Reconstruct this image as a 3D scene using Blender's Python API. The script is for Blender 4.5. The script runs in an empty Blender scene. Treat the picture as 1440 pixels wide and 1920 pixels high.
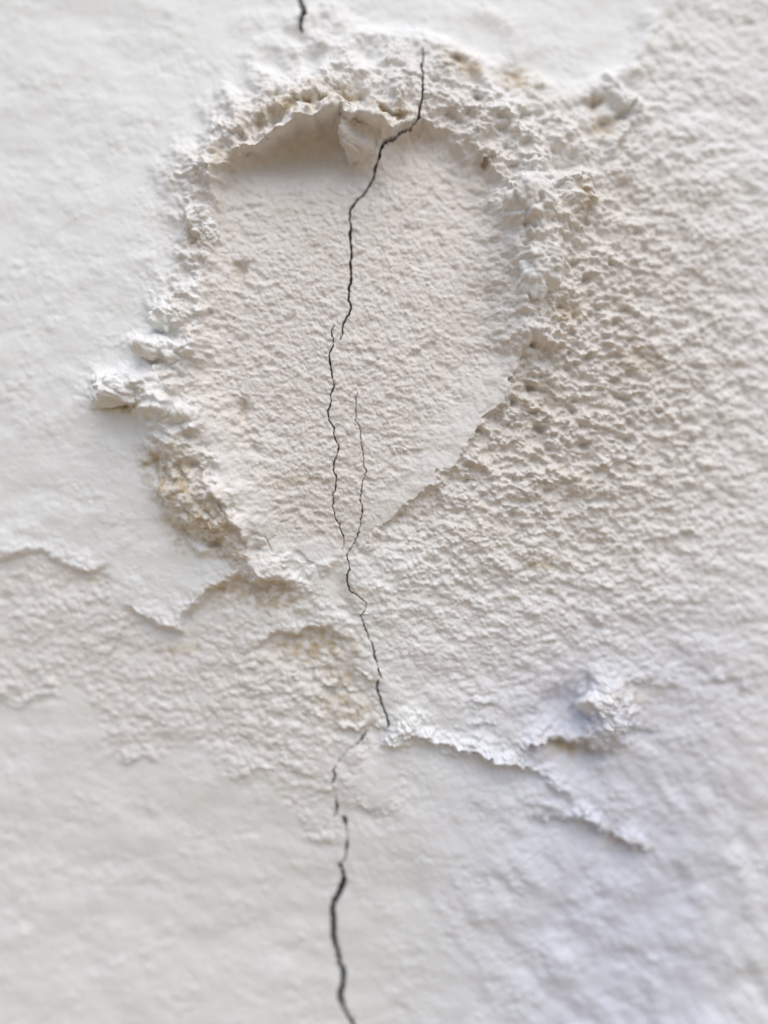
import bpy, bmesh, math
import numpy as np

# ------------------------------------------------------------------ units
# The wall is measured in "wall pixels" (one pixel of the photograph on the mean wall plane);
# S metres each, origin of that map at the upper left corner of the photographed piece.
S = 0.0002
ZC = 1.40                      # height of the picture centre above the ground
D = 1444.0                     # camera distance in wall pixels (28.9 cm)
rad = math.radians
sc = bpy.context.scene

# ------------------------------------------------------------------ camera
cam = bpy.data.cameras.new('camera')
cam.sensor_fit = 'VERTICAL'
cam.sensor_height = 36.0
cam.lens = 18.0 / (960.0 / D)
cam.clip_start = 0.005
cam.clip_end = 500
cam.dof.use_dof = True
cam.dof.focus_distance = (D - 14) * S
cam.dof.aperture_fstop = 0.86
camo = bpy.data.objects.new('camera', cam)
camo.location = (0, -D * S, ZC)
camo.rotation_euler = (rad(90), 0, 0)
sc.collection.objects.link(camo)
sc.camera = camo

# ------------------------------------------------------------------ world, sun, exposure
SUN_EL, SUN_AZ = 61.0, 156.0   # azimuth clockwise from +Y: in front of the wall, to the right
w = bpy.data.worlds.new('World')
sc.world = w
w.use_nodes = True
nt = w.node_tree
nt.nodes.clear()
sky = nt.nodes.new('ShaderNodeTexSky')
sky.sky_type = 'NISHITA'
sky.sun_disc = False
sky.sun_elevation = rad(SUN_EL)
sky.sun_rotation = rad(SUN_AZ)
sky.air_density = 1.0
sky.dust_density = 3.0
sky.ozone_density = 1.0
hsv = nt.nodes.new('ShaderNodeHueSaturation')      # strengthens the blue of the sky
hsv.inputs['Saturation'].default_value = 1.25
bg = nt.nodes.new('ShaderNodeBackground')
bg.inputs['Strength'].default_value = 0.102
out = nt.nodes.new('ShaderNodeOutputWorld')
nt.links.new(sky.outputs['Color'], hsv.inputs['Color'])
nt.links.new(hsv.outputs['Color'], bg.inputs['Color'])
nt.links.new(bg.outputs['Background'], out.inputs['Surface'])

sl = bpy.data.lights.new('sun', 'SUN')
sl.energy = 1.3
sl.angle = rad(82)
sl.color = (0.955, 0.945, 0.88)
so = bpy.data.objects.new('sun', sl)
az, el = rad(SUN_AZ), rad(SUN_EL)
from mathutils import Vector
sdir = Vector((math.sin(az) * math.cos(el), math.cos(az) * math.cos(el), math.sin(el)))
so.rotation_euler = sdir.to_track_quat('Z', 'Y').to_euler()
so.location = sdir * 5
sc.collection.objects.link(so)

sc.view_settings.view_transform = 'Standard'
sc.view_settings.look = 'None'
sc.view_settings.gamma = 1
sc.view_settings.exposure = 0.58

# ------------------------------------------------------------------ noise helpers
f32 = np.float32


def perlin(x, y, seed):
    r = np.random.RandomState(seed)
    p = r.permutation(256).astype(np.int32)
    a = r.rand(256) * 2 * np.pi
    gx, gy = np.cos(a).astype(f32), np.sin(a).astype(f32)
    x = x.astype(f32); y = y.astype(f32)
    xi = np.floor(x); yi = np.floor(y)
    fx = x - xi; fy = y - yi
    xi = xi.astype(np.int32) & 255; yi = yi.astype(np.int32) & 255
    u = fx * fx * fx * (fx * (fx * 6 - 15) + 10)
    v = fy * fy * fy * (fy * (fy * 6 - 15) + 10)
    p0 = p[xi]; p1 = p[(xi + 1) & 255]

    def g(pp, yy, dx, dy):
        k = p[(pp + yy) & 255]
        return gx[k] * dx + gy[k] * dy
    y1 = (yi + 1) & 255
    n00 = g(p0, yi, fx, fy); n10 = g(p1, yi, fx - 1, fy)
    n01 = g(p0, y1, fx, fy - 1); n11 = g(p1, y1, fx - 1, fy - 1)
    a0 = n00 + u * (n10 - n00); a1 = n01 + u * (n11 - n01)
    return (a0 + v * (a1 - a0)) * 1.5


def fbm(x, y, seed, octv=3, gain=0.5, lac=2.03):
    t = 0; a = 1.0
    for k in range(octv):
        t = t + a * perlin(x * (lac ** k) + 17.3 * k, y * (lac ** k) - 9.1 * k, seed + k)
        a *= gain
    return t


def billow(x, y, seed, octv=3, gain=0.5, lac=2.07):
    """rounded lumps with creases between them, about -1..1"""
    t = 0; a = 1.0; n = 0
    for k in range(octv):
        q = np.abs(perlin(x * (lac ** k) + 31.7 * k, y * (lac ** k) + 5.9 * k, seed + k))
        t = t + a * (np.sqrt(q + 0.002) * 2 - 1.0)
        n += a; a *= gain
    return t / n


def grains(x, y, seed, fill=0.8, rmin=0.45, rmax=0.95):
    """rounded grains of uneven size lying against each other, 0..1"""
    r = np.random.RandomState(seed)
    p = r.permutation(256).astype(np.int32)
    ox, oy, rr, hh = [r.rand(256).astype(f32) for _ in range(4)]
    on = (r.rand(256) < fill)
    rr = rmin + (rmax - rmin) * rr
    hh = np.where(on, 0.35 + 0.65 * hh, 0).astype(f32)
    x = x.astype(f32); y = y.astype(f32)
    xi = np.floor(x); yi = np.floor(y)
    fx = x - xi; fy = y - yi
    xi = xi.astype(np.int32); yi = yi.astype(np.int32)
    t = np.zeros(x.shape, f32)
    for i in (-1, 0, 1):
        px_ = p[(xi + i) & 255]
        for j in (-1, 0, 1):
            k = p[(px_ + yi + j) & 255]
            d2 = ((fx - i - ox[k]) ** 2 + (fy - j - oy[k]) ** 2) / rr[k] ** 2
            t = np.maximum(t, hh[k] * np.clip(1 - d2, 0, 1))
    return t


def rot(x, y, deg):
    c, s_ = math.cos(rad(deg)), math.sin(rad(deg))
    return x * c + y * s_, -x * s_ + y * c      # deg > 0: long axis runs down to the right


def sstep(a, b, x):
    t = np.clip((x - a) / (b - a), 0, 1)
    return t * t * (3 - 2 * t)


def polydist(px, py, pts, closed=False, attrs=None):
    """distance to a polyline, sign of the side of the nearest segment (+ = right of travel,
    which is below for a line drawn left to right), arc parameter and blended attributes"""
    n = len(pts)
    best = np.full(px.shape, 1e9, f32); side = np.zeros(px.shape, f32); par = np.zeros(px.shape, f32)
    at = None if attrs is None else [np.zeros(px.shape, f32) for _ in attrs[0]]
    segs = n if closed else n - 1
    L = 0.0
    for i in range(segs):
        x0, y0 = pts[i]; x1, y1 = pts[(i + 1) % n]
        dx, dy = x1 - x0, y1 - y0
        l2 = dx * dx + dy * dy + 1e-9
        t = np.clip(((px - x0) * dx + (py - y0) * dy) / l2, 0, 1)
        d2 = (px - x0 - t * dx) ** 2 + (py - y0 - t * dy) ** 2
        m = d2 < best
        best = np.where(m, d2, best)
        side = np.where(m, np.sign(dx * (py - y0) - dy * (px - x0)), side)
        ln = math.sqrt(l2)
        par = np.where(m, L + t * ln, par)
        if at is not None:
            for k in range(len(at)):
                a0 = attrs[i][k]; a1 = attrs[(i + 1) % n][k]
                at[k] = np.where(m, a0 + t * (a1 - a0), at[k])
        L += ln
    return np.sqrt(best), side, par, L, at


def inside(px, py, pts):
    r = np.zeros(px.shape, bool)
    n = len(pts)
    for i in range(n):
        x0, y0 = pts[i]; x1, y1 = pts[(i + 1) % n]
        if y0 == y1:
            continue
        c = ((y0 > py) != (y1 > py)) & (px < (x1 - x0) * (py - y0) / (y1 - y0) + x0)
        r ^= c
    return r


def signed(px, py, pts):
    d = polydist(px, py, pts, True)[0]
    return np.where(inside(px, py, pts), -d, d)


def boxblur(a, k, axis):
    if k < 1:
        return a
    pad = [(0, 0), (0, 0)]; pad[axis] = (k + 1, k)
    b = np.cumsum(np.pad(a, pad, 'edge').astype(np.float64), axis=axis)
    n = a.shape[axis]
    hi = np.take(b, np.arange(2 * k + 1, 2 * k + 1 + n), axis=axis)
    lo = np.take(b, np.arange(0, n), axis=axis)
    return ((hi - lo) / (2 * k + 1)).astype(f32)


def blur(a, kx, ky, it=2):
    for _ in range(it):
        a = boxblur(boxblur(a, kx, 1), ky, 0)
    return a


# ------------------------------------------------------------------ the grid of the wall face
def axis(lo, f0, f1, hi, step, fine=None):
    """coordinates: `step` between f0 and f1 (1 px in `fine`), spacing growing outwards"""
    v = []
    x = f0
    while x < f1:
        v.append(x)
        x += (1.0 if fine and fine[0] <= x < fine[1] else step)
    up = []; d = step; y = v[-1]
    while y < hi:
        d = min(d * 1.08, 200.0); y += d; up.append(min(y, hi))
    dn = []; d = step; y = f0
    while y > lo:
        d = min(d * 1.08, 200.0); y -= d; dn.append(max(y, lo))
    return np.array(dn[::-1] + v + up, f32)


XA = axis(-9280, -120, 1560, 10720, 1.9, (545, 815))
YA = axis(-5040, -120, 2040, 7960, 1.7)
GX, GY = np.meshgrid(XA, YA)
NX, NY = len(XA), len(YA)

# blister: the patched middle of the wall bulges towards the viewer, the rest falls back
RR = np.sqrt((GX - 620) ** 2 + (GY - 770) ** 2)
bulge = -150.0 * (1 - np.exp(-(RR / 880.0) ** 2))
# a broad swelling low on the right, falling away to the right
sw_d, _, _, _, _ = polydist(GX, GY, [(700,1330),(820,1480),(905,1700),(930,2000),(940,2600)])
bulge = bulge + 30.0 * np.exp(-(sw_d / 235) ** 2) * sstep(1150, 1550, GY)
# where a point of the bulged face shows up in the photograph
PX = 720 + (GX - 720) * D / (D - bulge)
PY = 960 + (GY - 960) * D / (D - bulge)
off = np.maximum(np.maximum(-PX, PX - 1440), np.maximum(-PY, PY - 1920))
fade = 1 - sstep(60, 700, off)          # fine relief ends outside the photographed piece

# ragged coordinates for edges
wx = fbm(PX / 46, PY / 46, 11, 3) ; wy = fbm(PX / 46, PY / 46, 12, 3)
w2x = fbm(PX / 12, PY / 12, 13, 2) ; w2y = fbm(PX / 12, PY / 12, 14, 2)
crumble = 2.4 + 5.0 * sstep(1230, 1340, PY) * sstep(600, 720, PX)
EX = PX + 7 * wx + crumble * w2x
EY = PY + 7 * wy + crumble * w2y

# ------------------------------------------------------------------ rim of the leaf shaped hollow
# x, y, crest height, width of inner slope, width of outer slope, lumpiness
RIM = [
 (392,384,34,18,66,1),(410,330,40,15,72,1),(449,292,52,14,80,1),(489,274,62,13,94,1),(519,261,72,11,108,0.9),
 (568,244,76,11,116,0.9),(615,231,78,11,122,0.9),(644,226,76,11,124,0.9),(670,239,70,15,126,1),(701,253,64,13,128,0.9),
 (727,253,58,12,130,0.8),(756,251,52,11,130,0.7),(783,238,48,12,130,0.8),(813,234,42,18,120,1),(847,251,42,22,118,1),
 (880,273,44,24,118,1),(914,311,46,24,118,1),(940,353,54,30,110,1),(957,402,82,38,114,1),(974,452,87,46,106,1),
 (978,499,84,50,94,1),(979,546,77,50,84,0.9),(980,602,62,48,72,0.8),(977,652,48,50,58,0.6),(963,696,35,52,46,0.4),
 (940,741,28,52,36,0.3),(897,803,27,62,32,0.15),(843,869,25,62,30,0.12),(789,928,22,56,26,0.12),(740,967,18,50,26,0.12),
 (700,1000,14,45,26,0.12),(655,1038,10,40,26,0.2),(601,1057,13,52,30,0.4),(542,1061,17,56,34,0.6),(488,1034,26,62,40,0.7),
 (461,999,36,62,62,0.9),(433,936,42,60,76,1),(404,872,44,55,84,1),(371,805,48,50,84,1),(347,752,50,40,84,1),
 (351,698,46,28,84,1),(371,648,40,24,80,1),(372,588,34,24,70,1),(379,528,30,24,62,1),(380,469,30,22,62,1),
 (387,421,33,20,64,1)]
rpts = [(a[0], a[1]) for a in RIM]
RX = PX + 11 * wx + 2.2 * w2x; RY = PY + 10 * wy + 2.2 * w2y
rd, _, rpar, _, ra = polydist(RX, RY, rpts, True, [a[2:] for a in RIM])
rin = inside(RX, RY, rpts)
hc, wi, wo, lump_amt = ra
var = fbm(PX / 150 + 3.1, PY / 150, 15, 2)
hc = hc * (1 + 0.22 * lump_amt * var); wo = wo * (1 + 0.45 * lump_amt * fbm(PX / 95, PY / 95, 16, 2))
lipz = sstep(395, 480, PX) * sstep(760, 680, PX) * sstep(350, 300, PY)
topness = np.clip((420 - PY) / 200, 0, 1)

# raised bare plaster to the right of the rim, whose upper edge steps down to the painted wall
RIGHT = [(700,60),(790,70),(850,95),(905,118),(955,140),(1010,160),(1060,170),(1105,166),(1150,142),(1178,112),
         (1192,80),(1204,35),(1210,-20),(1200,-200),(1230,-1200),(9000,-1200),(9000,3000),(1500,2600),(1150,2100),(980,1700),(760,1420),
         (690,1290),(650,1110),(640,1040),(660,700),(660,300)]
sdr = signed(EX, EY, RIGHT)
right = sstep(14 + 14 * (PY < 190) * (PX > 900), -16 - 40 * sstep(300, 0, PY) * (PX > 900) - 330 * sstep(1150, 1450, PY), sdr) * (1 - sstep(0, 900, off))
right = blur(right, 6, 7, 2)
right = np.where(PY > 1150, blur(right, 22, 25, 2), right)
slope = np.clip(1 - np.sqrt((PX - 1000) ** 2 + ((PY - 560) * 0.75) ** 2) / 900.0, 0.0, 1)
h_right = right * (8 + 20 * slope)

outer = h_right
floor_ = 3.0 + 4.0 * sstep(400, 1000, PY) - 8.0 * sstep(520, 200, PY)
hin = floor_ + (hc - floor_) * np.exp(-(rd / wi) ** 1.5)
# steep crumbling outer face low on the left, gentle mound at the top
steep = np.clip((PY - 620) / 120, 0, 1) * (PX < 560)
pe = 2.2 + 1.4 * steep
q_ = rd / (wo * (1 + 0.15 * steep))
hout = outer + np.maximum(hc - outer, 0) * np.exp(-q_ ** pe)
chamfer = np.where(rin, (1 - (PX > 900) * sstep(720, 640, PY)) * sstep(38, 52, wi) * np.exp(-(rd / (wi * 0.95)) ** 3), 0)
crest_r = sstep(44, 50, wi) * (PX > 672) * sstep(640, 700, PY) * (1 - rin)
hout = hout - 10 * crest_r * np.exp(-(rd / 55) ** 1.4) * sstep(0, 12, rd)
h = np.where(rin, hin, hout).astype(f32)
rimmask = np.where(rin, np.exp(-(rd / (wi * 0.9)) ** 2), np.exp(-(rd / (wo * 0.95)) ** 2))

# ------------------------------------------------------------------ ledges: a lip above, a hollow below
LEDGES = [  # points, lip, lip width, hollow, hollow width
 ([(-500,1040),(-200,1060),(0,1050),(38,1036),(78,1036),(108,1052),(140,1070),(172,1073),(196,1063),(222,1068)],11,45,6,46),
 ([(212,1132),(246,1140),(272,1158),(292,1176),(345,1180),(352,1150),(382,1120),(408,1103),(432,1084),(452,1078),(472,1094),(502,1085),(532,1092),(566,1088)],15,42,15,62),
 ([(470,1222),(518,1184),(546,1192),(576,1176),(612,1180),(642,1196),(652,1210)],11,40,14,60),
 ([(-500,1290),(-200,1300),(0,1316),(46,1324),(60,1314),(86,1302),(108,1308),(134,1288)],6,50,4,40),
 ([(656,1258),(690,1268),(712,1278)],8,18,9,26),
 ([(590,1290),(640,1292),(664,1300)],5,18,5,26),
 ([(610,1352),(660,1366),(712,1368),(744,1376)],8,20,9,26),
 ([(730,1376),(775,1372),(812,1392),(860,1404),(930,1424),(1000,1442),(1045,1474)],7,56,15,48),
 ([(960,1402),(1006,1394),(1034,1386),(1080,1388),(1112,1402),(1150,1404)],16,34,30,40),
 ([(976,1534),(1030,1530),(1060,1540),(1092,1528),(1130,1556),(1180,1580),(1226,1584)],12,50,15,46),
 ([(655,1514),(690,1522),(720,1520),(742,1528)],8,26,5,30),
 ([(560,1566),(600,1578),(644,1580)],5,26,4,26),
 ([(560,1488),(585,1500),(620,1496)],3,20,3,20),
 ([(408,1432),(436,1466),(462,1470),(488,1446),(530,1440),(600,1458)],3.5,22,3,22),
 ([(1326,1271),(1372,1276),(1396,1296),(1406,1318)],5,16,6,20),
 ([(1158,1047),(1230,1018),(1312,984)],4,22,4,30),
 ([(196,1424),(236,1432),(270,1420),(304,1432)],4,26,3,26),
 ([(1010,1048),(1046,1058),(1080,1058)],4,14,6,14),
 ([(1095,1152),(1120,1162),(1146,1162)],5,16,8,16),
 ([(1160,1276),(1200,1282),(1226,1276)],4,20,7,20),
 ([(1180,1352),(1204,1366),(1226,1372)],5,18,9,18),
 ([(860,1322),(905,1320),(940,1332)],6,22,6,24),
 ([(880,1350),(915,1356),(940,1364)],5,16,6,18),
 ([(430,1380),(480,1396),(540,1404)],4,24,3,24),
 ([(150,1130),(190,1128),(215,1140)],3,16,3,20),
]
ledge_zone = []
for k, (pts, lip, lw, hol, hw) in enumerate(LEDGES):
    xs = [p[0] for p in pts]; ys = [p[1] for p in pts]
    mar = 3.2 * max(lw, hw)
    bi = np.where((YA > min(ys) - mar - 60) & (YA < max(ys) + mar + 60))[0]
    bj = np.where((XA > min(xs) - mar - 60) & (XA < max(xs) + mar + 60))[0]
    sl_ = np.s_[bi[0]:bi[-1] + 1, bj[0]:bj[-1] + 1]
    d, sd, par, L, _ = polydist(EX[sl_], EY[sl_], pts)
    x0, x1 = pts[0], pts[-1]
    e = min(60.0, L * 0.25)
    endf = sstep(-2, e, par) * sstep(-2, e, L - par)
    edge = d * sd
    up = np.exp(-(np.maximum(-edge, 0) / lw) ** 1.3)
    dn = np.exp(-(np.maximum(edge, 0) / hw) ** 1.2)
    sm = sstep(-8, 8, edge)
    h[sl_] += (endf * (0.72 * lip * up * (1 - sm) - hol * dn * sm)).astype(f32)
    z = np.zeros(h.shape, f32); z[sl_] = endf * np.where(edge < 0, np.exp(-(d / (lw * 0.7)) ** 2), 0)
    ledge_zone.append(z)

# smooth smear of filler running down to the right below the tip of the hollow
sd_, _, sp_, _, _ = polydist(EX, EY, [(570,1100),(610,1140),(650,1190),(690,1240),(735,1300)])
h += 7 * np.exp(-(sd_ / 26) ** 2)

RIDGES = [  # points, half width, height (negative: groove)
 ([(872,178),(905,190),(940,222),(975,268),(1012,312),(1052,348)],15,13),([(852,118),(884,152),(908,186),(922,202)],9,-15),
 ([(1004,226),(970,238),(945,246)],8,-11),([(1132,152),(1162,182),(1192,206)],8,12),([(1148,232),(1168,224),(1188,208)],4,-15),
 ([(1142,300),(1152,268),(1170,246)],6,10),([(1216,40),(1204,90),(1172,138),(1120,168)],20,10),([(1192,60),(1176,104),(1146,136)],12,-5),([(1060,215),(1085,200),(1110,206)],9,-11),([(1040,240),(1065,262),(1092,300)],14,12),
 ([(690,216),(724,232),(757,248)],7,-15),([(470,214),(520,192),(560,186),(600,188)],10,-8),
 ([(398,905),(432,955),(474,1022)],9,10),([(280,840),(300,900),(335,970),(380,1030)],16,7),
 ([(560,108),(660,78),(760,72),(808,84)],14,6),([(690,70),(740,66),(790,76)],6,-7),([(1040,350),(1080,352),(1096,380),(1086,408)],11,9),
 ([(1004,600),(1014,626),(1010,660)],7,10),([(990,655),(1004,662),(1022,664)],7,-12),
 ([(962,415),(974,445),(968,475)],7,-12),([(985,560),(990,600),(980,640)],6,-8),([(1094,1268),(1102,1300),(1094,1340)],5,-9),
 ([(1000,1330),(1050,1300),(1090,1270)],18,-6),([(480,1000),(500,1004),(512,1036)],3,-4),([(556,1040),(580,1056),(566,1080)],4,-5)]
a, b = rot(PX - 556, PY - 285, -8)
h -= 22 * np.exp(-((a / 86) ** 2 + (b / 48) ** 2) ** 1.5) * rin
for pts, hw_, hh in RIDGES:
    d, _, par, L, _ = polydist(EX, EY, pts)
    h += (1.05 * hh if hh < 0 else hh) * np.exp(-(d / hw_) ** 2)

# ------------------------------------------------------------------ lumps and pits
LUMPS = [  # x, y, rx, ry, tilt, height, side ('l' = belongs to the rim)
 (396,328,34,26,-10,15),(376,420,18,50,-32,17),(312,588,32,26,10,15),(300,654,64,20,12,22),(224,728,52,34,-8,34),
 (320,772,54,32,20,20),(420,262,40,20,-30,10),(690,272,38,44,0,46),(1002,358,44,36,20,18),(1010,512,36,34,0,32),(680,240,36,30,0,24),(508,262,24,16,-30,14),(546,246,24,16,-20,15),(588,234,26,17,-10,15),(630,228,24,18,0,15),(466,288,24,18,-35,13),(738,250,28,16,15,13),
 (1076,378,24,34,0,18),(1172,208,40,16,35,20),(1138,262,34,22,-40,14),(1000,158,26,16,10,14),(1134,1326,46,64,-10,42),
 (400,985,60,18,40,10),(1010,1400,46,18,5,10),(1190,1572,34,14,15,10),(760,1352,34,22,10,10),(990,640,18,30,5,10),
 (748,1380,24,19,0,20),(796,1382,26,18,10,18),(840,1398,24,17,10,17),(884,1406,28,16,15,16),(934,1422,30,16,15,16),(990,1436,28,15,20,14),(1046,1470,26,13,30,11),(1100,1530,30,18,20,14),
 (950,220,60,20,48,12),(985,420,34,26,0,12)]
lump_mask = []
for k, (x, y, rx, ry, tl, hh) in enumerate(LUMPS):
    a, b = rot(EX - x, EY - y, tl)
    q = np.sqrt((a / rx) ** 2 + (b / ry) ** 2)
    m = np.exp(-np.minimum(q, 5) ** 3.0)
    lump_mask.append(m.astype(f32))
    h += hh * m
a, b = rot(EX - 1052, EY - 1332, -34)
wedge = np.exp(-np.minimum(np.sqrt((a / 66) ** 2 + (b / 36) ** 2), 4) ** 2.6)
h -= 36 * wedge * np.clip((PX - 960) / 140, 0, 1)
PITS = [
 (366,455,16,13,-20,14),(300,868,24,13,-20,16),(325,905,22,14,10,14),(1126,246,20,11,-10,18),(1112,198,10,8,0,14),
 (640,196,22,9,0,18),(855,122,28,9,15,9),(968,150,32,14,5,12),(904,316,8,13,0,8),(453,512,8,20,0,15),(458,772,8,18,-8,15),
 (352,1160,8,10,0,10),(284,606,10,8,10,9),(232,762,38,5,-4,12),(437,597,2.6,2.6,0,5),(677,724,2.5,2.5,0,4),(480,850,7,10,0,10),(396,596,5,5,0,6),(800,668,6,5,0,5),(545,600,10,6,20,6),
 (594,1240,7,3,20,5),(1095,436,6,6,0,9),(1110,440,4,5,0,7),(1060,592,14,18,-30,10),(1105,580,20,7,20,7),(1190,675,22,8,-10,9),
 (1000,735,26,8,10,10),(1040,760,20,8,10,8),(988,800,10,8,0,8),(1190,712,24,6,10,7),(1010,680,20,6,5,9),(1040,865,22,6,20,8),(1185,875,22,4,10,7),
 (1075,380,9,16,10,9),(760,425,8,5,10,5),(960,440,12,22,10,12),(976,465,8,14,0,10),(730,226,40,6,28,14),(580,204,26,7,-10,12),(530,228,26,6,-30,12),
 (340,1000,24,10,20,12),(395,1020,30,8,10,14),(840,345,16,5,0,5),(16,106,3,3,0,3),(286,335,3,5,0,3),(1390,60,14,5,10,6),(1405,56,8,4,10,5)]
for (x, y, rx, ry, tl, hh) in PITS:
    a, b = rot(EX - x, EY - y, tl)
    q = np.sqrt((a / rx) ** 2 + (b / ry) ** 2)
    h -= 1.1 * hh * np.exp(-np.minimum(q, 4) ** 2.2)

# ------------------------------------------------------------------ surface texture
# which piece is bare plaster, which is painted
LOWER = [(-700,1060),(-200,1062),(0,1050),(38,1036),(78,1036),(108,1052),(140,1070),(196,1063),(222,1080),(212,1132),(246,1140),(292,1176),(345,1180),
         (382,1120),(432,1084),(566,1088),(650,1100),(725,1300),(700,1400),(668,1500),(650,1585),(560,1572),(520,1500),(490,1444),(462,1470),(436,1466),(400,1420),(360,1396),(300,1432),(196,1424),(190,1370),
         (134,1288),(86,1302),(46,1324),(0,1316),(-200,1300),(-700,1300)]
sdl = signed(EX, EY, LOWER)
lower = sstep(8, -22, sdl)
inR = sstep(6, -6, np.where(rin, -rd, rd))
outer_rim = np.where(rin, 0, np.exp(-(rd / (wo * 1.05)) ** 2.2))
farr = np.sqrt(((PX - 1020) / 520) ** 2 + ((PY - 640) / 620) ** 2)
bare_r = right * (1 - 0.82 * sstep(0.3, 1.2, farr))
bare = np.clip(np.maximum(np.maximum(inR, 1.0 * outer_rim), np.maximum(bare_r, 0.5 * lower)), 0, 1)
lowfade = sstep(1330, 1650, PY)
bare = bare * (1 - 0.72 * lowfade)
topmound = np.exp(-(((PX - 620) / 260) ** 2 + ((PY - 130) / 70) ** 2)) * (1 - rin)
smear = np.exp(-(((PX - 560) / 130) ** 2 + ((PY - 1062) / 34) ** 2))
whiten = np.clip(0.75 * wedge + 0.12 * topmound + 0.38 * chamfer + 0.6 * smear + 0.75 * np.exp(-(sd_ / 38) ** 2) + 0.7 * np.exp(-(((PX - 560) / 110) ** 2 + ((PY - 1160) / 22) ** 2))  # wedge whitened so that its bluish shade tint shows
                 + 0.28 * np.clip(sum(lump_mask), 0, 1) * (1 - 0.6 * sstep(1150, 1260, PY)) + (0.08 + 0.5 * sstep(350, 470, PY) * sstep(900, 780, PY)) * np.where(rin, np.exp(-(rd / 14) ** 2), rimmask ** 0.5) * sstep(-0.35, 0.15, fbm(PX / 40, PY / 40, 19, 2)) * (PX < 520), 0, 0.8)
a, b = rot(PX - 1330, PY - 265, 33)
whiten = np.maximum(whiten, 0.8 * np.exp(-(((PX - 692) / 30) ** 2 + ((PY - 304) / 20) ** 2)))
whiten = np.maximum(whiten, 0.7 * np.exp(-((a / 210) ** 2 + (b / 55) ** 2)))
bare = bare * (1 - whiten)
paint = 1 - bare

lump_br0 = np.exp(-(((PX - 1075) / 100) ** 2 + ((PY - 1322) / 70) ** 2) ** 2)
# brown shade of hollows and undersides, painted into the plaster colour
BROWN_SHADE = [(330,900,46,60,-30,.9),(392,985,70,34,40,.9),(425,1030,50,16,20,.8),(500,1114,66,30,8,1.),(425,1105,34,22,-30,.85),(590,1212,66,30,0,1.),(660,1105,26,14,40,.6),(645,1268,34,18,10,.7),(650,1325,60,30,5,.5),
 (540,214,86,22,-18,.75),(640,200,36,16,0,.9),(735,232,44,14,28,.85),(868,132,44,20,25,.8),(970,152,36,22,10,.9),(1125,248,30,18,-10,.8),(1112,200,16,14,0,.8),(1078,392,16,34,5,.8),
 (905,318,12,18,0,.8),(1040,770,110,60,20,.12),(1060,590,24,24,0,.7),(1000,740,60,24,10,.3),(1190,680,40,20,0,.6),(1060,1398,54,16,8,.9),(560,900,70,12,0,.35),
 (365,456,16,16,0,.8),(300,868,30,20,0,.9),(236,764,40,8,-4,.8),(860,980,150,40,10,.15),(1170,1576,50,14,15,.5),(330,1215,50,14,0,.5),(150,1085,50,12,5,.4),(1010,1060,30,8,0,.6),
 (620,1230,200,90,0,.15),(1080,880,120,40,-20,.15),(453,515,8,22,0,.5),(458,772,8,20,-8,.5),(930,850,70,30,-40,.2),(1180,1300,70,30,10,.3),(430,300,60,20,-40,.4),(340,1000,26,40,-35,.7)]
blue_shade = np.clip(sstep(640, 1150, PX) * sstep(850, 1330, PY) * (1 - 0.55 * sstep(1250, 1440, PX)) + 1.4 * lump_br0, 0, 1) * paint  # bluish shade at lower right and in the wedge, painted as colour
brown_shade = np.zeros(h.shape, f32)
for (x, y, rx, ry, tl, am) in BROWN_SHADE:
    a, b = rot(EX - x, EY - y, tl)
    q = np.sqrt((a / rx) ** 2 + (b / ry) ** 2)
    brown_shade = np.maximum(brown_shade, am * np.exp(-np.minimum(q, 4) ** 2.2))
brown_shade = np.clip(brown_shade * (0.9 + 1.3 * fbm(PX / 20, PY / 15, 91, 4, 0.65)), 0, 1)

# streaks of the trowel: level in the middle, falling to the right below, rising on the left
def aniso(deg, lx, ly, seed, o=2):
    a, b = rot(PX, PY, deg)
    return fbm(a / lx, b / ly, seed, o)
wR = sstep(760, 1250, PX) * sstep(500, 1500, PY)
wL = sstep(600, 250, PX) * sstep(900, 1150, PY)
wM = np.clip(1 - wR - wL, 0, 1)
ripple = wM * aniso(6, 30, 17, 21) + wR * aniso(48, 44, 20, 22) + wL * aniso(-24, 40, 19, 23)
ripple2 = wM * aniso(10, 13, 9, 25, 2) + wR * aniso(40, 18, 12, 26, 2) + wL * aniso(-22, 17, 11, 27, 2)
grain = fbm(PX / 7.0, PY / 6.3, 31, 2)
coarse = billow(PX / 46 + 0.3 * wx, PY / 38 + 0.3 * wy, 41, 3, 0.5)
crumbs = billow(PX / 17, PY / 15, 51, 2, 0.5)
clump = fbm(PX / 58, PY / 50, 73, 3, 0.5)
swell = fbm(PX / 170, PY / 120, 61, 2)
jx = 5 * wx + 3 * w2x; jy = 5 * wy + 3 * w2y
g40 = grains((PX + 1.6 * jx) / 44, (PY + 1.6 * jy) / 36, 201, .6, .4, 1.0) - 0.35
g24 = grains((PX + jx) / 25, (PY + jy) / 20, 202, .55, .4, 1.0) - 0.35
g12 = grains((PX + .6 * jx) / 12.5, (PY + .6 * jy) / 10.5, 203, .6, .4, .95) - 0.35
g7 = grains((PX + .4 * jx) / 7.5, (PY + .4 * jy) / 6.8, 204, .75) - 0.3
patchy2 = np.clip(0.8 + 1.5 * fbm(PX / 58, PY / 44, 78, 2), 0.05, 2.0)
pockets = np.clip(fbm(PX / 36, PY / 27, 75, 2) - 0.3, 0, 1)
patchy = np.clip(0.75 + 0.8 * fbm(PX / 90, PY / 70, 66, 2), 0.2, 1.6)
holes = np.clip(perlin(PX / 27, PY / 19, 67) - 0.16, 0, 1) + 0.5 * np.clip(perlin(PX / 14, PY / 11, 68) - 0.2, 0, 1)

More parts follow.
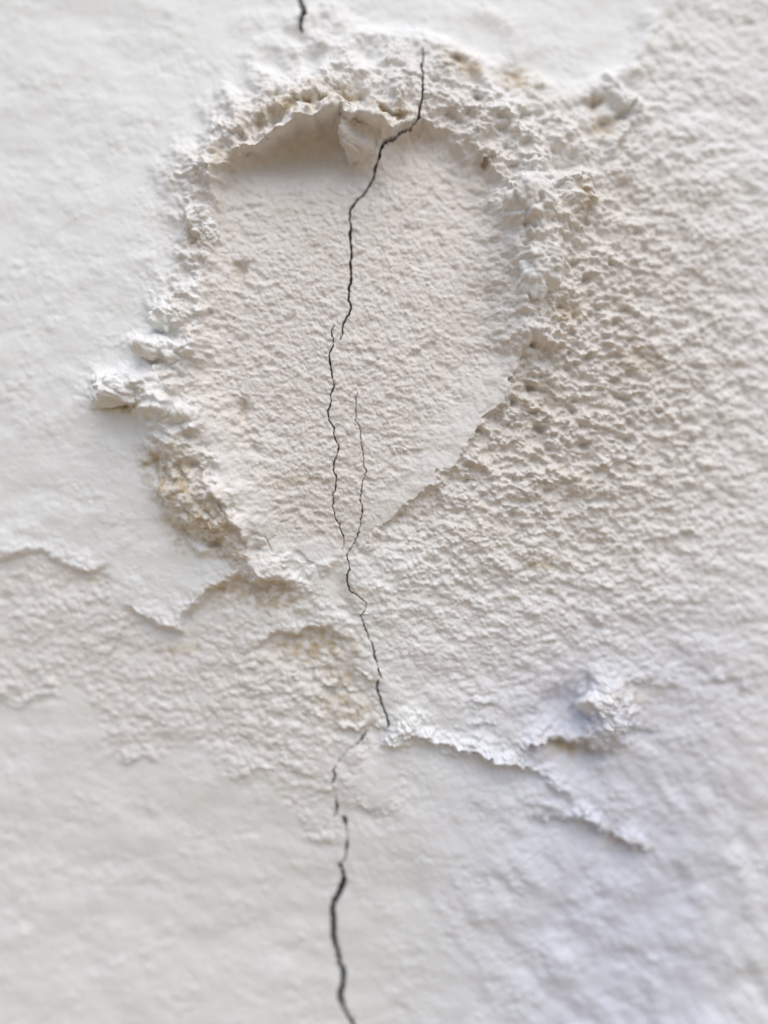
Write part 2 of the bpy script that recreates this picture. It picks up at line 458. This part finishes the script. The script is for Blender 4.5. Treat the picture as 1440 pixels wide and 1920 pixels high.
lump_br = np.exp(-(((PX - 1085) / 110) ** 2 + ((PY - 1325) / 90) ** 2) ** 2)
rough_r = right * (1 - rin) * (1 - 0.62 * sstep(0.35, 1.1, farr)) * (1 - 0.94 * sstep(1230, 1480, PY)) * (1 - 0.85 * lump_br)
hot = np.exp(-(((PX - 1060) / 190) ** 2 + ((PY - 740) / 190) ** 2))
smooth_ = 1 - 0.8 * np.clip(chamfer + smear + wedge + 0.8 * np.exp(-(((PX - 560) / 120) ** 2 + ((PY - 275) / 50) ** 2)) * rin, 0, 1)
tex = np.zeros(h.shape, f32)
tex += paint * (1.5 * fbm(PX / 66, PY / 50, 65, 2, 0.4) + 0.9 * patchy * perlin(PX / 34, PY / 25, 69) + 1.2 * patchy * g24 + 1.1 * patchy * g12 + 0.4 * g7)
tex += bare * smooth_ * (1.6 * swell + patchy * 2.1 * ripple + patchy2 * (2.0 * g24 + 0.8 * g12) + 1.8 * g12 - 6 * pockets * (1 - lipz) + 2.3 * g7)
far_r = 1 - 0.62 * sstep(0.35, 1.15, farr)
tex += right * (1 - rin) * (1 - 0.9 * sstep(1230, 1480, PY)) * (1 - 0.85 * lump_br) * smooth_ * far_r * (
    6.5 * aniso(28, 150, 46, 176, 2) + 2.5 * fbm(PX / 48, PY / 34, 77, 2) + (4.2 + 5.5 * hot) * patchy * g40 + (3.8 + 4.5 * hot) * patchy2 * g24 + (2.9 + 2.4 * hot) * (2 - patchy2) * g12 + 1.9 * g7 - (12 + 16 * hot) * holes)
lowmid = np.exp(-(((PX - 600) / 170) ** 2 + ((PY - 1300) / 90) ** 2))
tex += lower * ((1.2 + 5 * lowmid) * g24 + (1.2 + 2.4 * lowmid) * g12 + 4 * lowmid * g40)
rimtex = rimmask * lump_amt * np.where(rin, np.exp(-(rd / (14 + 8 * lipz)) ** 2), 1 + 0.35 * lipz)
tex += rimtex * (16.0 * clump + 13.0 * g40 + 7.5 * g24 + 2.6 * g12 + 1.2 * g7 - 16 * pockets)
lm = np.clip(sum(lump_mask), 0, 1)
tex += lm * (3.6 * clump + 4.0 * g24 + 3.0 * g12 + 1.2 * g7)
lz = np.clip(sum(ledge_zone), 0, 1)
tex += lz * sstep(1200, 1300, PY) * (6.0 * g40 + 5.0 * g24)
tex += lz * (3.0 * g24 + 2.0 * g12 + g7)
tex += sstep(700, 1050, PX) * sstep(1280, 1480, PY) * (0.5 + 0.6 * patchy) * (5.5 * aniso(52, 90, 52, 71, 2) + 1.5 * aniso(58, 44, 30, 72, 1) + 2.8 * fbm(PX / 110, PY / 90, 79, 2) + 1.6 * g40 + 0.9 * g12)
h += tex * fade + 4.0 * swell * (0.4 + 0.6 * paint)

# overhanging lips: what stands above its neighbourhood sags downwards
hang = np.clip(1.2 * rimmask * lump_amt + 0.5 * blur(lz, 8, 9, 2) + lm + 1.4 * right * (1 - rin) * hot + 0.25 * right * (1 - lowfade) * (1 - rin), 0, 1)
rel = blur(h, 2, 2, 2) - blur(h, 9, 11, 2)
sag = np.sign(rel) * np.clip(np.abs(rel) - 2.0, 0, 30) * (0.26 + 0.46 * topness) * fade * hang
# the lip of the arch hangs over the hollow
sagl = 18 * lipz * np.where(rin, np.exp(-(rd / 9) ** 2), np.exp(-(rd / 58) ** 2)) * (1 + 0.35 * fbm(PX / 34, PY / 34, 97, 1))
sag = sag * (1 - 0.75 * lipz * rimmask) + blur(sagl, 5, 3, 2) * (1 + 0.5 * lipz * np.clip(g24 + 0.2, -0.3, 0.6))

# ------------------------------------------------------------------ cracks
CR = {
 'top': [(520,-900,9),(548,-420,9),(540,-220,9),(556,-80,9),(562,0,8),(566,8,8),(569,20,9),(572,30,12),(571,37,9),(566,44,8),(565,54,6),(567,68,2)],
 'rim': [(790.7,105,2.6),(792.7,118,3.4),(791.7,131,3),(788,141,3),(791.7,158,4),(790,175,4),(790.7,195,4),(789,208,4),(784,228,4.4),(782.7,238,4.4),(770,251.3,4),(751.7,260.1,4),(733,271.7,4),(720,282.3,6),(713,293.8,6),(710,307,5),(702.7,320,4.6),(701.7,333,4.6),(693,345,4.2),(688,355,3.2),(681.7,362,3),(678,368,2.8),(666.7,377,4),(661.7,387,3.4),(656,393,4),(655.7,413,4),(659,427,4.4),(656,437,4.6),(657.7,453,4.6),(659,480,4.2),(656.7,497,4.6),(659,523,4.4),(655,540,4.6),(653,563,6),(659,575,4.4),(655,590,3.6),(646.7,602,3.4),(643,610,3.4),(642,623,2.6),(639,638,1.4)],
 'left': [(626.7,612,1.6),(621.7,623,2.2),(626,647,2.4),(616.7,667,3.6),(619,680,4.2),(621.7,697,4.2),(623,710,2.6),(626.7,720,2.4),(626,728,3.6),(620,740,2.2),(620.7,752,3.4),
          (615,773,3.8),(616.7,787,3.2),(626.7,803,3.4),(627,820,3.4),(636,838,3.2),(633,853,2.6),(627.7,863,3.2),(625,882,3),(630.7,893,3),(629,920,3),(624,927,2.2),
          (625.7,940,2.4),(624,953,2),(628,960,2.2),(628,972,2.2),(638,983,2.2),(638,993,2.6),(644,1003,2),(645,1020,2),(642.7,1032,1.4)],
 'right': [(670,737,1.2),(667,757,1.4),(668,773,1.5),(666,790,1.6),(673,797,1.6),(677,813,2),(676.7,827,2),(680,843,2.2),(681.7,863,2.2),(681.7,873,2.2),(686.7,883,1.8),(680,903,2.2),
           (678,923,2.2),(675,937,2.2),(679,947,2.6),(680,960,2.8),(676.7,973,2.4),(676.7,983,2.4),(671.7,1000,3.2),(666.7,1015,2.6),(660,1025,1.8),(650,1040,2.8),(654,1053,3.6),
           (656,1067,4),(651.7,1077,4.4),(650.7,1088,6.4),(654,1097,6.2),(656,1107,4.6),(666.7,1113,2.6),(676.7,1120,2),(687,1130,2.4),(683,1147,2.6),(676,1153,3),(681.7,1167,4),
           (686,1180,4),(690.7,1190,4),(691.7,1198,2)],
 'fork': [(698,1203,2),(701.7,1218,3.6),(700,1227,3.6),(706.7,1240,2.4)],
 'short': [(709,1253,2.6),(715,1270,2.6)],
 'tail': [(709,1275,3),(706.7,1288,4),(710,1300,4),(715,1315,4.6),(720,1330,4.6),(726.7,1347,4.6),(729,1358,4),(726.7,1363,2.4)],
 'stray': [(686.7,1373,2),(680,1385,3),(668,1398,2)],
 'joint': [(691.7,1196,1.1),(696,1203,1.1),(706,1240,1.3),(710,1254,1.2)],
 'joint2': [(668,1398,1.2),(650,1410,1.2),(636,1428,1.3),(626,1444,1.6)],
 'joint3': [(623,1470,1.6),(628,1490,1.3),(630,1507,1.7)],
 'joint4': [(630,1530,1.4),(640,1534,1.5),(645,1536,1.8),(648,1548,1.8),(651,1564,1.5),(651,1580,1.8)],
 'joint5': [(646.7,1610,1.6),(641,1618,1.8)],
 'dash': [(625,1445,4),(628,1455,4),(623,1470,3.4)],
 'dash2': [(630,1507,4),(632.7,1515,5),(627,1532,2.6)],
 'hole': [(645.7,1535,8),(648,1547,8)],
 'thread': [(651,1578,5.5),(649,1597,3),(646.7,1613,2)],
 'bottom': [(638,1621,6.5),(641,1630,4),(643,1638,8),(645,1653,10),(638,1673,10),(626.7,1690,9),(623,1707,10),(626,1740,10),(628,1767,9.5),(635,1800,9),(645,1827,9.5),
            (641.7,1847,9.5),(638,1870,9.5),(641.7,1887,9.5),(653,1907,8.5),(662,1920,9),(672,1960,9),(664,2010,9),(690,2120,9),(684,2300,9),(720,2700,9)],
}
WID = {'rim': 0.66, 'left': 0.43, 'right': 0.34, 'fork': 0.62, 'short': 0.6, 'tail': 0.7, 'joint2': .35, 'stray': .65, 'hole': .7, 'joint3': .5, 'joint4': .6, 'joint': .5, 'joint5': .8, 'dash': .8, 'dash2': .8, 'bottom': 1.1}
CX = PX + 1.5 * perlin(PX / 8, PY / 8, 81) + 0.8 * perlin(PX / 4, PY / 4, 84)
CY = PY + 1.5 * perlin(PX / 7, PY / 7, 82)
crack_id = np.full(h.shape, -1, np.int32)
crack_m = np.zeros(h.shape, f32)
for k, (nm, pts) in enumerate(CR.items()):
    xs = [p[0] for p in pts]; ys = [p[1] for p in pts]
    bi = np.where((PY[:, NX // 2] > min(ys) - 40) & (PY[:, NX // 2] < max(ys) + 40))[0]
    bj = np.where((XA > min(xs) - 90) & (XA < max(xs) + 90))[0]
    sl_ = np.s_[bi[0]:bi[-1] + 1, bj[0]:bj[-1] + 1]
    d, _, par, L, at = polydist(CX[sl_], CY[sl_], [p[:2] for p in pts], False, [(p[2],) for p in pts])
    wd = at[0] * WID.get(nm, 1.0) * (0.92 + 0.62 * perlin(PX[sl_] / 11, PY[sl_] / 9, 83 + k))
    m = np.clip((wd * 0.5 + 0.45 - d) / 0.9, 0, 1)
    crack_id[sl_] = np.where(m > np.maximum(crack_m[sl_], 0.4), k, crack_id[sl_])
    crack_m[sl_] = np.maximum(crack_m[sl_], m)
    depth = 10 + 3.6 * wd
    h[sl_] -= (m * depth).astype(f32)
    # lips of the crack are a little worn
    h[sl_] -= (1.0 * np.exp(-(d / (wd * 0.5 + 2.0)) ** 2)).astype(f32)

# ------------------------------------------------------------------ positions, normals
H = h + bulge
WX = (GX - 720 + 0.12 * sag) * S
WZ = ZC + (960 - GY - sag) * S
WY = -H * S
# outer border folds back to the masonry behind
WY[0, :] = WY[-1, :] = 0.05
WY[:, 0] = WY[:, -1] = 0.05
P = np.stack([WX, WY, WZ], -1).astype(f32)
du = np.gradient(P, axis=1); dv = np.gradient(P, axis=0)
N = np.cross(dv, du)
N /= np.linalg.norm(N, axis=-1, keepdims=True) + 1e-12
if N[NY // 2, NX // 2, 1] > 0:
    N = -N

# ------------------------------------------------------------------ materials
def noise_node(nt_, scale, detail, vec):
    n = nt_.nodes.new('ShaderNodeTexNoise')
    n.inputs['Scale'].default_value = scale
    n.inputs['Detail'].default_value = detail
    nt_.links.new(vec, n.inputs['Vector'])
    return n


def mix(nt_, fac, a, b, blend='MIX'):
    m = nt_.nodes.new('ShaderNodeMix')
    m.data_type = 'RGBA'; m.blend_type = blend
    for sock, v in ((m.inputs[0], fac), (m.inputs[6], a), (m.inputs[7], b)):
        if hasattr(v, 'is_linked'):
            nt_.links.new(v, sock)
        else:
            sock.default_value = v
    return m.outputs[2]


def ramp(nt_, v, lo, hi):
    n = nt_.nodes.new('ShaderNodeMapRange')
    n.inputs['From Min'].default_value = lo
    n.inputs['From Max'].default_value = hi
    nt_.links.new(v, n.inputs['Value'])
    return n.outputs['Result']


def plaster():
    m = bpy.data.materials.new('weathered plaster and old white paint')
    m.use_nodes = True
    n_ = m.node_tree
    b = n_.nodes['Principled BSDF']
    tc = n_.nodes.new('ShaderNodeTexCoord').outputs['Object']
    at = n_.nodes.new('ShaderNodeAttribute'); at.attribute_name = 'paint'
    n1 = noise_node(n_, 60, 4, tc)      # patches of a couple of centimetres
    n2 = noise_node(n_, 420, 3, tc)     # fine grain
    n3 = noise_node(n_, 1500, 2, tc)    # specks
    beige = mix(n_, ramp(n_, n1.outputs['Fac'], .3, .7), (0.66, 0.622, 0.568, 1), (0.705, 0.677, 0.638, 1))
    beige = mix(n_, ramp(n_, n2.outputs['Fac'], .45, .75), beige, (0.755, 0.73, 0.69, 1))
    white = mix(n_, ramp(n_, n1.outputs['Fac'], .3, .7), (0.79, 0.803, 0.775, 1), (0.803, 0.81, 0.80, 1))
    ca = n_.nodes.new('ShaderNodeAttribute'); ca.attribute_name = 'shade_tint'
    white = mix(n_, ca.outputs['Fac'], white, (0.64, 0.668, 0.75, 1))     # bluish shade of the lower right, put into the paint colour
    base = mix(n_, at.outputs['Fac'], beige, white)
    sa = n_.nodes.new('ShaderNodeAttribute'); sa.attribute_name = 'brown_shade'
    shade_col = mix(n_, ramp(n_, n2.outputs['Fac'], .35, .65), (0.47, 0.385, 0.265, 1), (0.60, 0.52, 0.40, 1))
    base = mix(n_, sa.outputs['Fac'], base, shade_col)  # painted brown shade of the hollows laid over the base colour
    speck = ramp(n_, n3.outputs['Fac'], .72, .78)
    base = mix(n_, speck, base, (0.42, 0.36, 0.30, 1))
    n_.links.new(base, b.inputs['Base Color'])
    b.inputs['Roughness'].default_value = 0.9
    b.inputs['Specular IOR Level'].default_value = 0.25
    g1 = noise_node(n_, 900, 4, tc)
    inv = n_.nodes.new('ShaderNodeMath'); inv.operation = 'SUBTRACT'; inv.inputs[0].default_value = 1.1
    n_.links.new(at.outputs['Fac'], inv.inputs[1])
    hm = n_.nodes.new('ShaderNodeMath'); hm.operation = 'MULTIPLY'
    n_.links.new(g1.outputs['Fac'], hm.inputs[0]); n_.links.new(inv.outputs[0], hm.inputs[1])
    bp = n_.nodes.new('ShaderNodeBump')
    bp.inputs['Strength'].default_value = 0.55
    bp.inputs['Distance'].default_value = 0.0005
    n_.links.new(hm.outputs[0], bp.inputs['Height'])
    n_.links.new(bp.outputs['Normal'], b.inputs['Normal'])
    return m


def plain(name, c1, c2, scale, rough=0.95):
    m = bpy.data.materials.new(name)
    m.use_nodes = True
    n_ = m.node_tree
    b = n_.nodes['Principled BSDF']
    tc = n_.nodes.new('ShaderNodeTexCoord').outputs['Object']
    n1 = noise_node(n_, scale, 5, tc)
    n_.links.new(mix(n_, ramp(n_, n1.outputs['Fac'], .3, .7), c1, c2), b.inputs['Base Color'])
    b.inputs['Roughness'].default_value = rough
    b.inputs['Specular IOR Level'].default_value = 0.2
    return m


M_PL = plaster()
M_CR = plain('grime deep in the crack', (0.04, 0.037, 0.033, 1), (0.12, 0.105, 0.09, 1), 800)
M_CORE = plain('masonry', (0.30, 0.26, 0.22, 1), (0.38, 0.34, 0.30, 1), 20)
M_GR = plain('warm bounce ground', (0.27, 0.19, 0.11, 1), (0.33, 0.245, 0.15, 1), 6)  # brown chosen for its warm bounce
M_RUST = plain('rust brown plug', (0.30, 0.19, 0.13, 1), (0.42, 0.31, 0.23, 1), 900)

# ------------------------------------------------------------------ split the face into its parts
fy_, fx_ = np.meshgrid(np.arange(NY - 1), np.arange(NX - 1), indexing='ij')
def face(a):
    return a[:-1, :-1]
def favg(a):
    return (a[:-1, :-1] + a[1:, :-1] + a[:-1, 1:] + a[1:, 1:]) * 0.25

lab = np.zeros((NY - 1, NX - 1), np.int32)          # 0 = painted coat
parts = [('painted_coat', None, None, M_PL)]        # name, parent index, label, material


def add_part(name, mask, parent=None, label=None, mat=None):
    parts.append((name, parent, label, mat or M_PL))
    lab[mask] = len(parts) - 1
    return len(parts) - 1


rr_ = favg(right); rim_f = favg(rimmask.astype(f32)); rin_f = face(rin)
add_part('bare_plaster', (rr_ > 0.5) & (face(off) < 900), None, 'rough bare beige plaster right of the hollow')
add_part('bare_plaster', favg(lower) > 0.5, None, 'rough bare plaster band below the painted coat')
i_floor = add_part('hollow_floor', rin_f, None, 'leaf shaped hollow pressed into the plaster')
i_rim = add_part('rim', (rim_f > 0.45), None, 'crumbly raised rim around the hollow')
for k in (1, 7, 8, 9):
    add_part('flaking_edge', favg(ledge_zone[k]) > 0.45)
LUMP_ON_RIM = {0, 1, 2, 3, 4, 5, 7, 8, 9, 17, 18, 19}
for k, (x, y, rx, ry, tl, hh) in enumerate(LUMPS):
    if k in LUMP_ON_RIM or y == 1326:
        add_part('lump', favg(lump_mask[k]) > 0.45, i_rim if y != 1326 else None)
for (x, y, rx, ry, tl, hh) in (PITS[8],):
    a, b = rot(EX - x, EY - y, tl)
    add_part('plug', face((a / (rx * .8)) ** 2 + (b / (ry * .75)) ** 2 < 1), i_rim, 'small rust brown plug', M_RUST)
for k in (9, 10):
    x, y, rx, ry, tl, hh = PITS[k]
    a, b = rot(EX - x, EY - y, tl)
    add_part('pit', face((a / rx) ** 2 + (b / ry) ** 2 < 1.1), i_floor)
cm = favg(crack_m); ci = np.maximum(np.maximum(crack_id[:-1, :-1], crack_id[1:, 1:]), np.maximum(crack_id[1:, :-1], crack_id[:-1, 1:]))
for k in range(len(CR)):
    add_part('crack', (cm > 0.42) & (ci == k), None, None, M_CR)

VI = np.arange(NX * NY, dtype=np.int64).reshape(NY, NX)
Q = np.stack([VI[:-1, :-1], VI[1:, :-1], VI[1:, 1:], VI[:-1, 1:]], -1)
PF = P.reshape(-1, 3); NF = N.reshape(-1, 3)
PAINT = paint.astype(f32).reshape(-1)
BLUE_SHADE = blue_shade.astype(f32).reshape(-1)
SHADE = brown_shade.astype(f32).reshape(-1)

wall = bpy.data.objects.new('plaster_wall', None)
wall.location = (0, 0, 0)
wall['label'] = 'cracked off white plaster wall with a leaf shaped hollow and crumbly raised rim'
wall['category'] = 'wall'
wall['kind'] = 'thing'
sc.collection.objects.link(wall)

objs = {}
for k, (name, parent, label, mat) in enumerate(parts):
    q = Q[lab == k]
    if len(q) == 0:
        continue
    u, inv = np.unique(q, return_inverse=True)
    me = bpy.data.meshes.new(name)
    me.vertices.add(len(u)); me.vertices.foreach_set('co', PF[u].ravel())
    nq = len(q)
    me.loops.add(nq * 4); me.loops.foreach_set('vertex_index', inv.astype(np.int32).ravel())
    me.polygons.add(nq)
    me.polygons.foreach_set('loop_start', np.arange(0, nq * 4, 4, dtype=np.int32))
    a = me.attributes.new('paint', 'FLOAT', 'POINT'); a.data.foreach_set('value', PAINT[u])
    a = me.attributes.new('brown_shade', 'FLOAT', 'POINT'); a.data.foreach_set('value', SHADE[u])
    a = me.attributes.new('shade_tint', 'FLOAT', 'POINT'); a.data.foreach_set('value', BLUE_SHADE[u])
    me.update(calc_edges=True)
    me.polygons.foreach_set('use_smooth', np.ones(nq, bool))
    me.normals_split_custom_set_from_vertices(NF[u])
    me.materials.append(mat)
    o = bpy.data.objects.new(name, me)
    sc.collection.objects.link(o)
    o.parent = objs.get(parent, wall) if parent is not None else wall
    if label:
        o['label'] = label
    objs[k] = o


# chunks of plaster that stick to the rim and hang free of the face
def at_pixel(px, py):
    """point of the built face that lies at this place of the photograph: x, y (wall pixels), height"""
    hh = 0.0; gx, gy = px, py
    for _ in range(6):
        gx = 720 + (px - 720) * (D - hh) / D; gy = 960 + (py - 960) * (D - hh) / D
        hh = float(H[np.searchsorted(YA, gy), np.searchsorted(XA, gx)])
    return gx, gy, hh


def chunk(px, py, rx, ry, tilt, rz, paint_, seed, parent, sink=0.62, brown_shade_=0.0):
    gx, gy, hh = at_pixel(px, py)
    bm = bmesh.new()
    bmesh.ops.create_icosphere(bm, subdivisions=6, radius=1.0)
    co = np.array([v.co[:] for v in bm.verts], f32)
    co *= np.array([rx, ry, rz], f32)
    X, Y, Z = co[:, 0] + 61.0 * seed, co[:, 1] - 37.0 * seed, co[:, 2] + 13.0 * seed
    def n3(f, sd):
        return (perlin(X / f, Y / f + Z / f * .37, sd) + perlin(Y / f, Z / f + X / f * .41, sd + 1) + perlin(Z / f, X / f - Y / f * .43, sd + 2)) / 1.7
    def g3(f, sd):
        return np.maximum(grains(X / f, (Y + Z * .6) / f, sd, .7), grains(Z / f, (Y - X * .6) / f, sd + 1, .6))
    nrm = co / np.array([rx * rx, ry * ry, rz * rz], f32)
    nrm /= np.linalg.norm(nrm, axis=1, keepdims=True)
    R_ = (rx * ry * rz) ** (1 / 3)
    dis = 0.42 * R_ * n3(1.3 * R_, 300) + 0.30 * R_ * n3(0.65 * R_, 310) + 7.0 * (g3(18, 320) - .4) + 5.0 * (g3(10, 330) - .4) + 2.0 * n3(6, 340)
    co = co + nrm * dis[:, None]
    a, b = co[:, 0], co[:, 1]
    c_, s_ = math.cos(rad(tilt)), math.sin(rad(tilt))
    x = gx + a * c_ - b * s_; y = gy + a * s_ + b * c_; z = hh - sink * rz + co[:, 2]
    for v, p_ in zip(bm.verts, np.stack([(x - 720) * S, -z * S, ZC + (960 - y) * S], -1)):
        v.co = p_
    bmesh.ops.recalc_face_normals(bm, faces=bm.faces)
    me = bpy.data.meshes.new('lump')
    bm.to_mesh(me); bm.free()
    me.polygons.foreach_set('use_smooth', np.ones(len(me.polygons), bool))
    nv = len(me.vertices)
    for nm, val in (('paint', paint_), ('brown_shade', brown_shade_), ('shade_tint', 0.6 if py > 1200 else 0.0)):
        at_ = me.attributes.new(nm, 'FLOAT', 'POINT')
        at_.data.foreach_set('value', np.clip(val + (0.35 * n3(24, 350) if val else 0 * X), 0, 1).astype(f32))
    me.materials.append(M_PL)
    o = bpy.data.objects.new('lump', me)
    sc.collection.objects.link(o)
    o.parent = parent


CHUNKS = [ # x, y, rx, ry, tilt, rz, paint, brown_shade
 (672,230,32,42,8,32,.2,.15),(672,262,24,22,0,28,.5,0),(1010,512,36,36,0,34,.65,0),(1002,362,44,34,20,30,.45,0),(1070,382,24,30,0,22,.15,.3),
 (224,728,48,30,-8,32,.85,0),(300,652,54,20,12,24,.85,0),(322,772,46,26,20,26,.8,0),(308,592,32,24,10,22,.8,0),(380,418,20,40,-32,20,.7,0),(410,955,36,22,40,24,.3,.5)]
for n, (x, y, rx, ry, tl, rz, pa, sa_) in enumerate(CHUNKS):
    chunk(x, y, rx, ry, tl, rz, pa, n, objs[i_rim], brown_shade_=sa_)
chunk(1136, 1326, 34, 54, -8, 36, .9, 50, wall, 0.8)


def box(name, x0, x1, y0, y1, z0, z1, mat, parent=None):
    v = [(x, y, z) for x in (x0, x1) for y in (y0, y1) for z in (z0, z1)]
    f = [(0, 1, 3, 2), (4, 6, 7, 5), (0, 4, 5, 1), (2, 3, 7, 6), (0, 2, 6, 4), (1, 5, 7, 3)]
    me = bpy.data.meshes.new(name); me.from_pydata(v, [], f); me.update()
    me.materials.append(mat)
    o = bpy.data.objects.new(name, me); sc.collection.objects.link(o)
    o.parent = parent
    return o


box('masonry_core', -1.998, 1.998, 0.045, 0.30, 0.002, 2.596, M_CORE, wall)

# ------------------------------------------------------------------ ground
me = bpy.data.meshes.new('ground')
me.from_pydata([(-200, -200, 0), (200, -200, 0), (200, 200, 0), (-200, 200, 0)], [], [(0, 1, 2, 3)])
me.materials.append(M_GR)
g = bpy.data.objects.new('ground', me)  # unseen ground, added and coloured brown for warm bounce from below
g['kind'] = 'structure'
g['label'] = 'warm bounce ground at the foot of the wall, out of view'
g['category'] = 'ground'
sc.collection.objects.link(g)
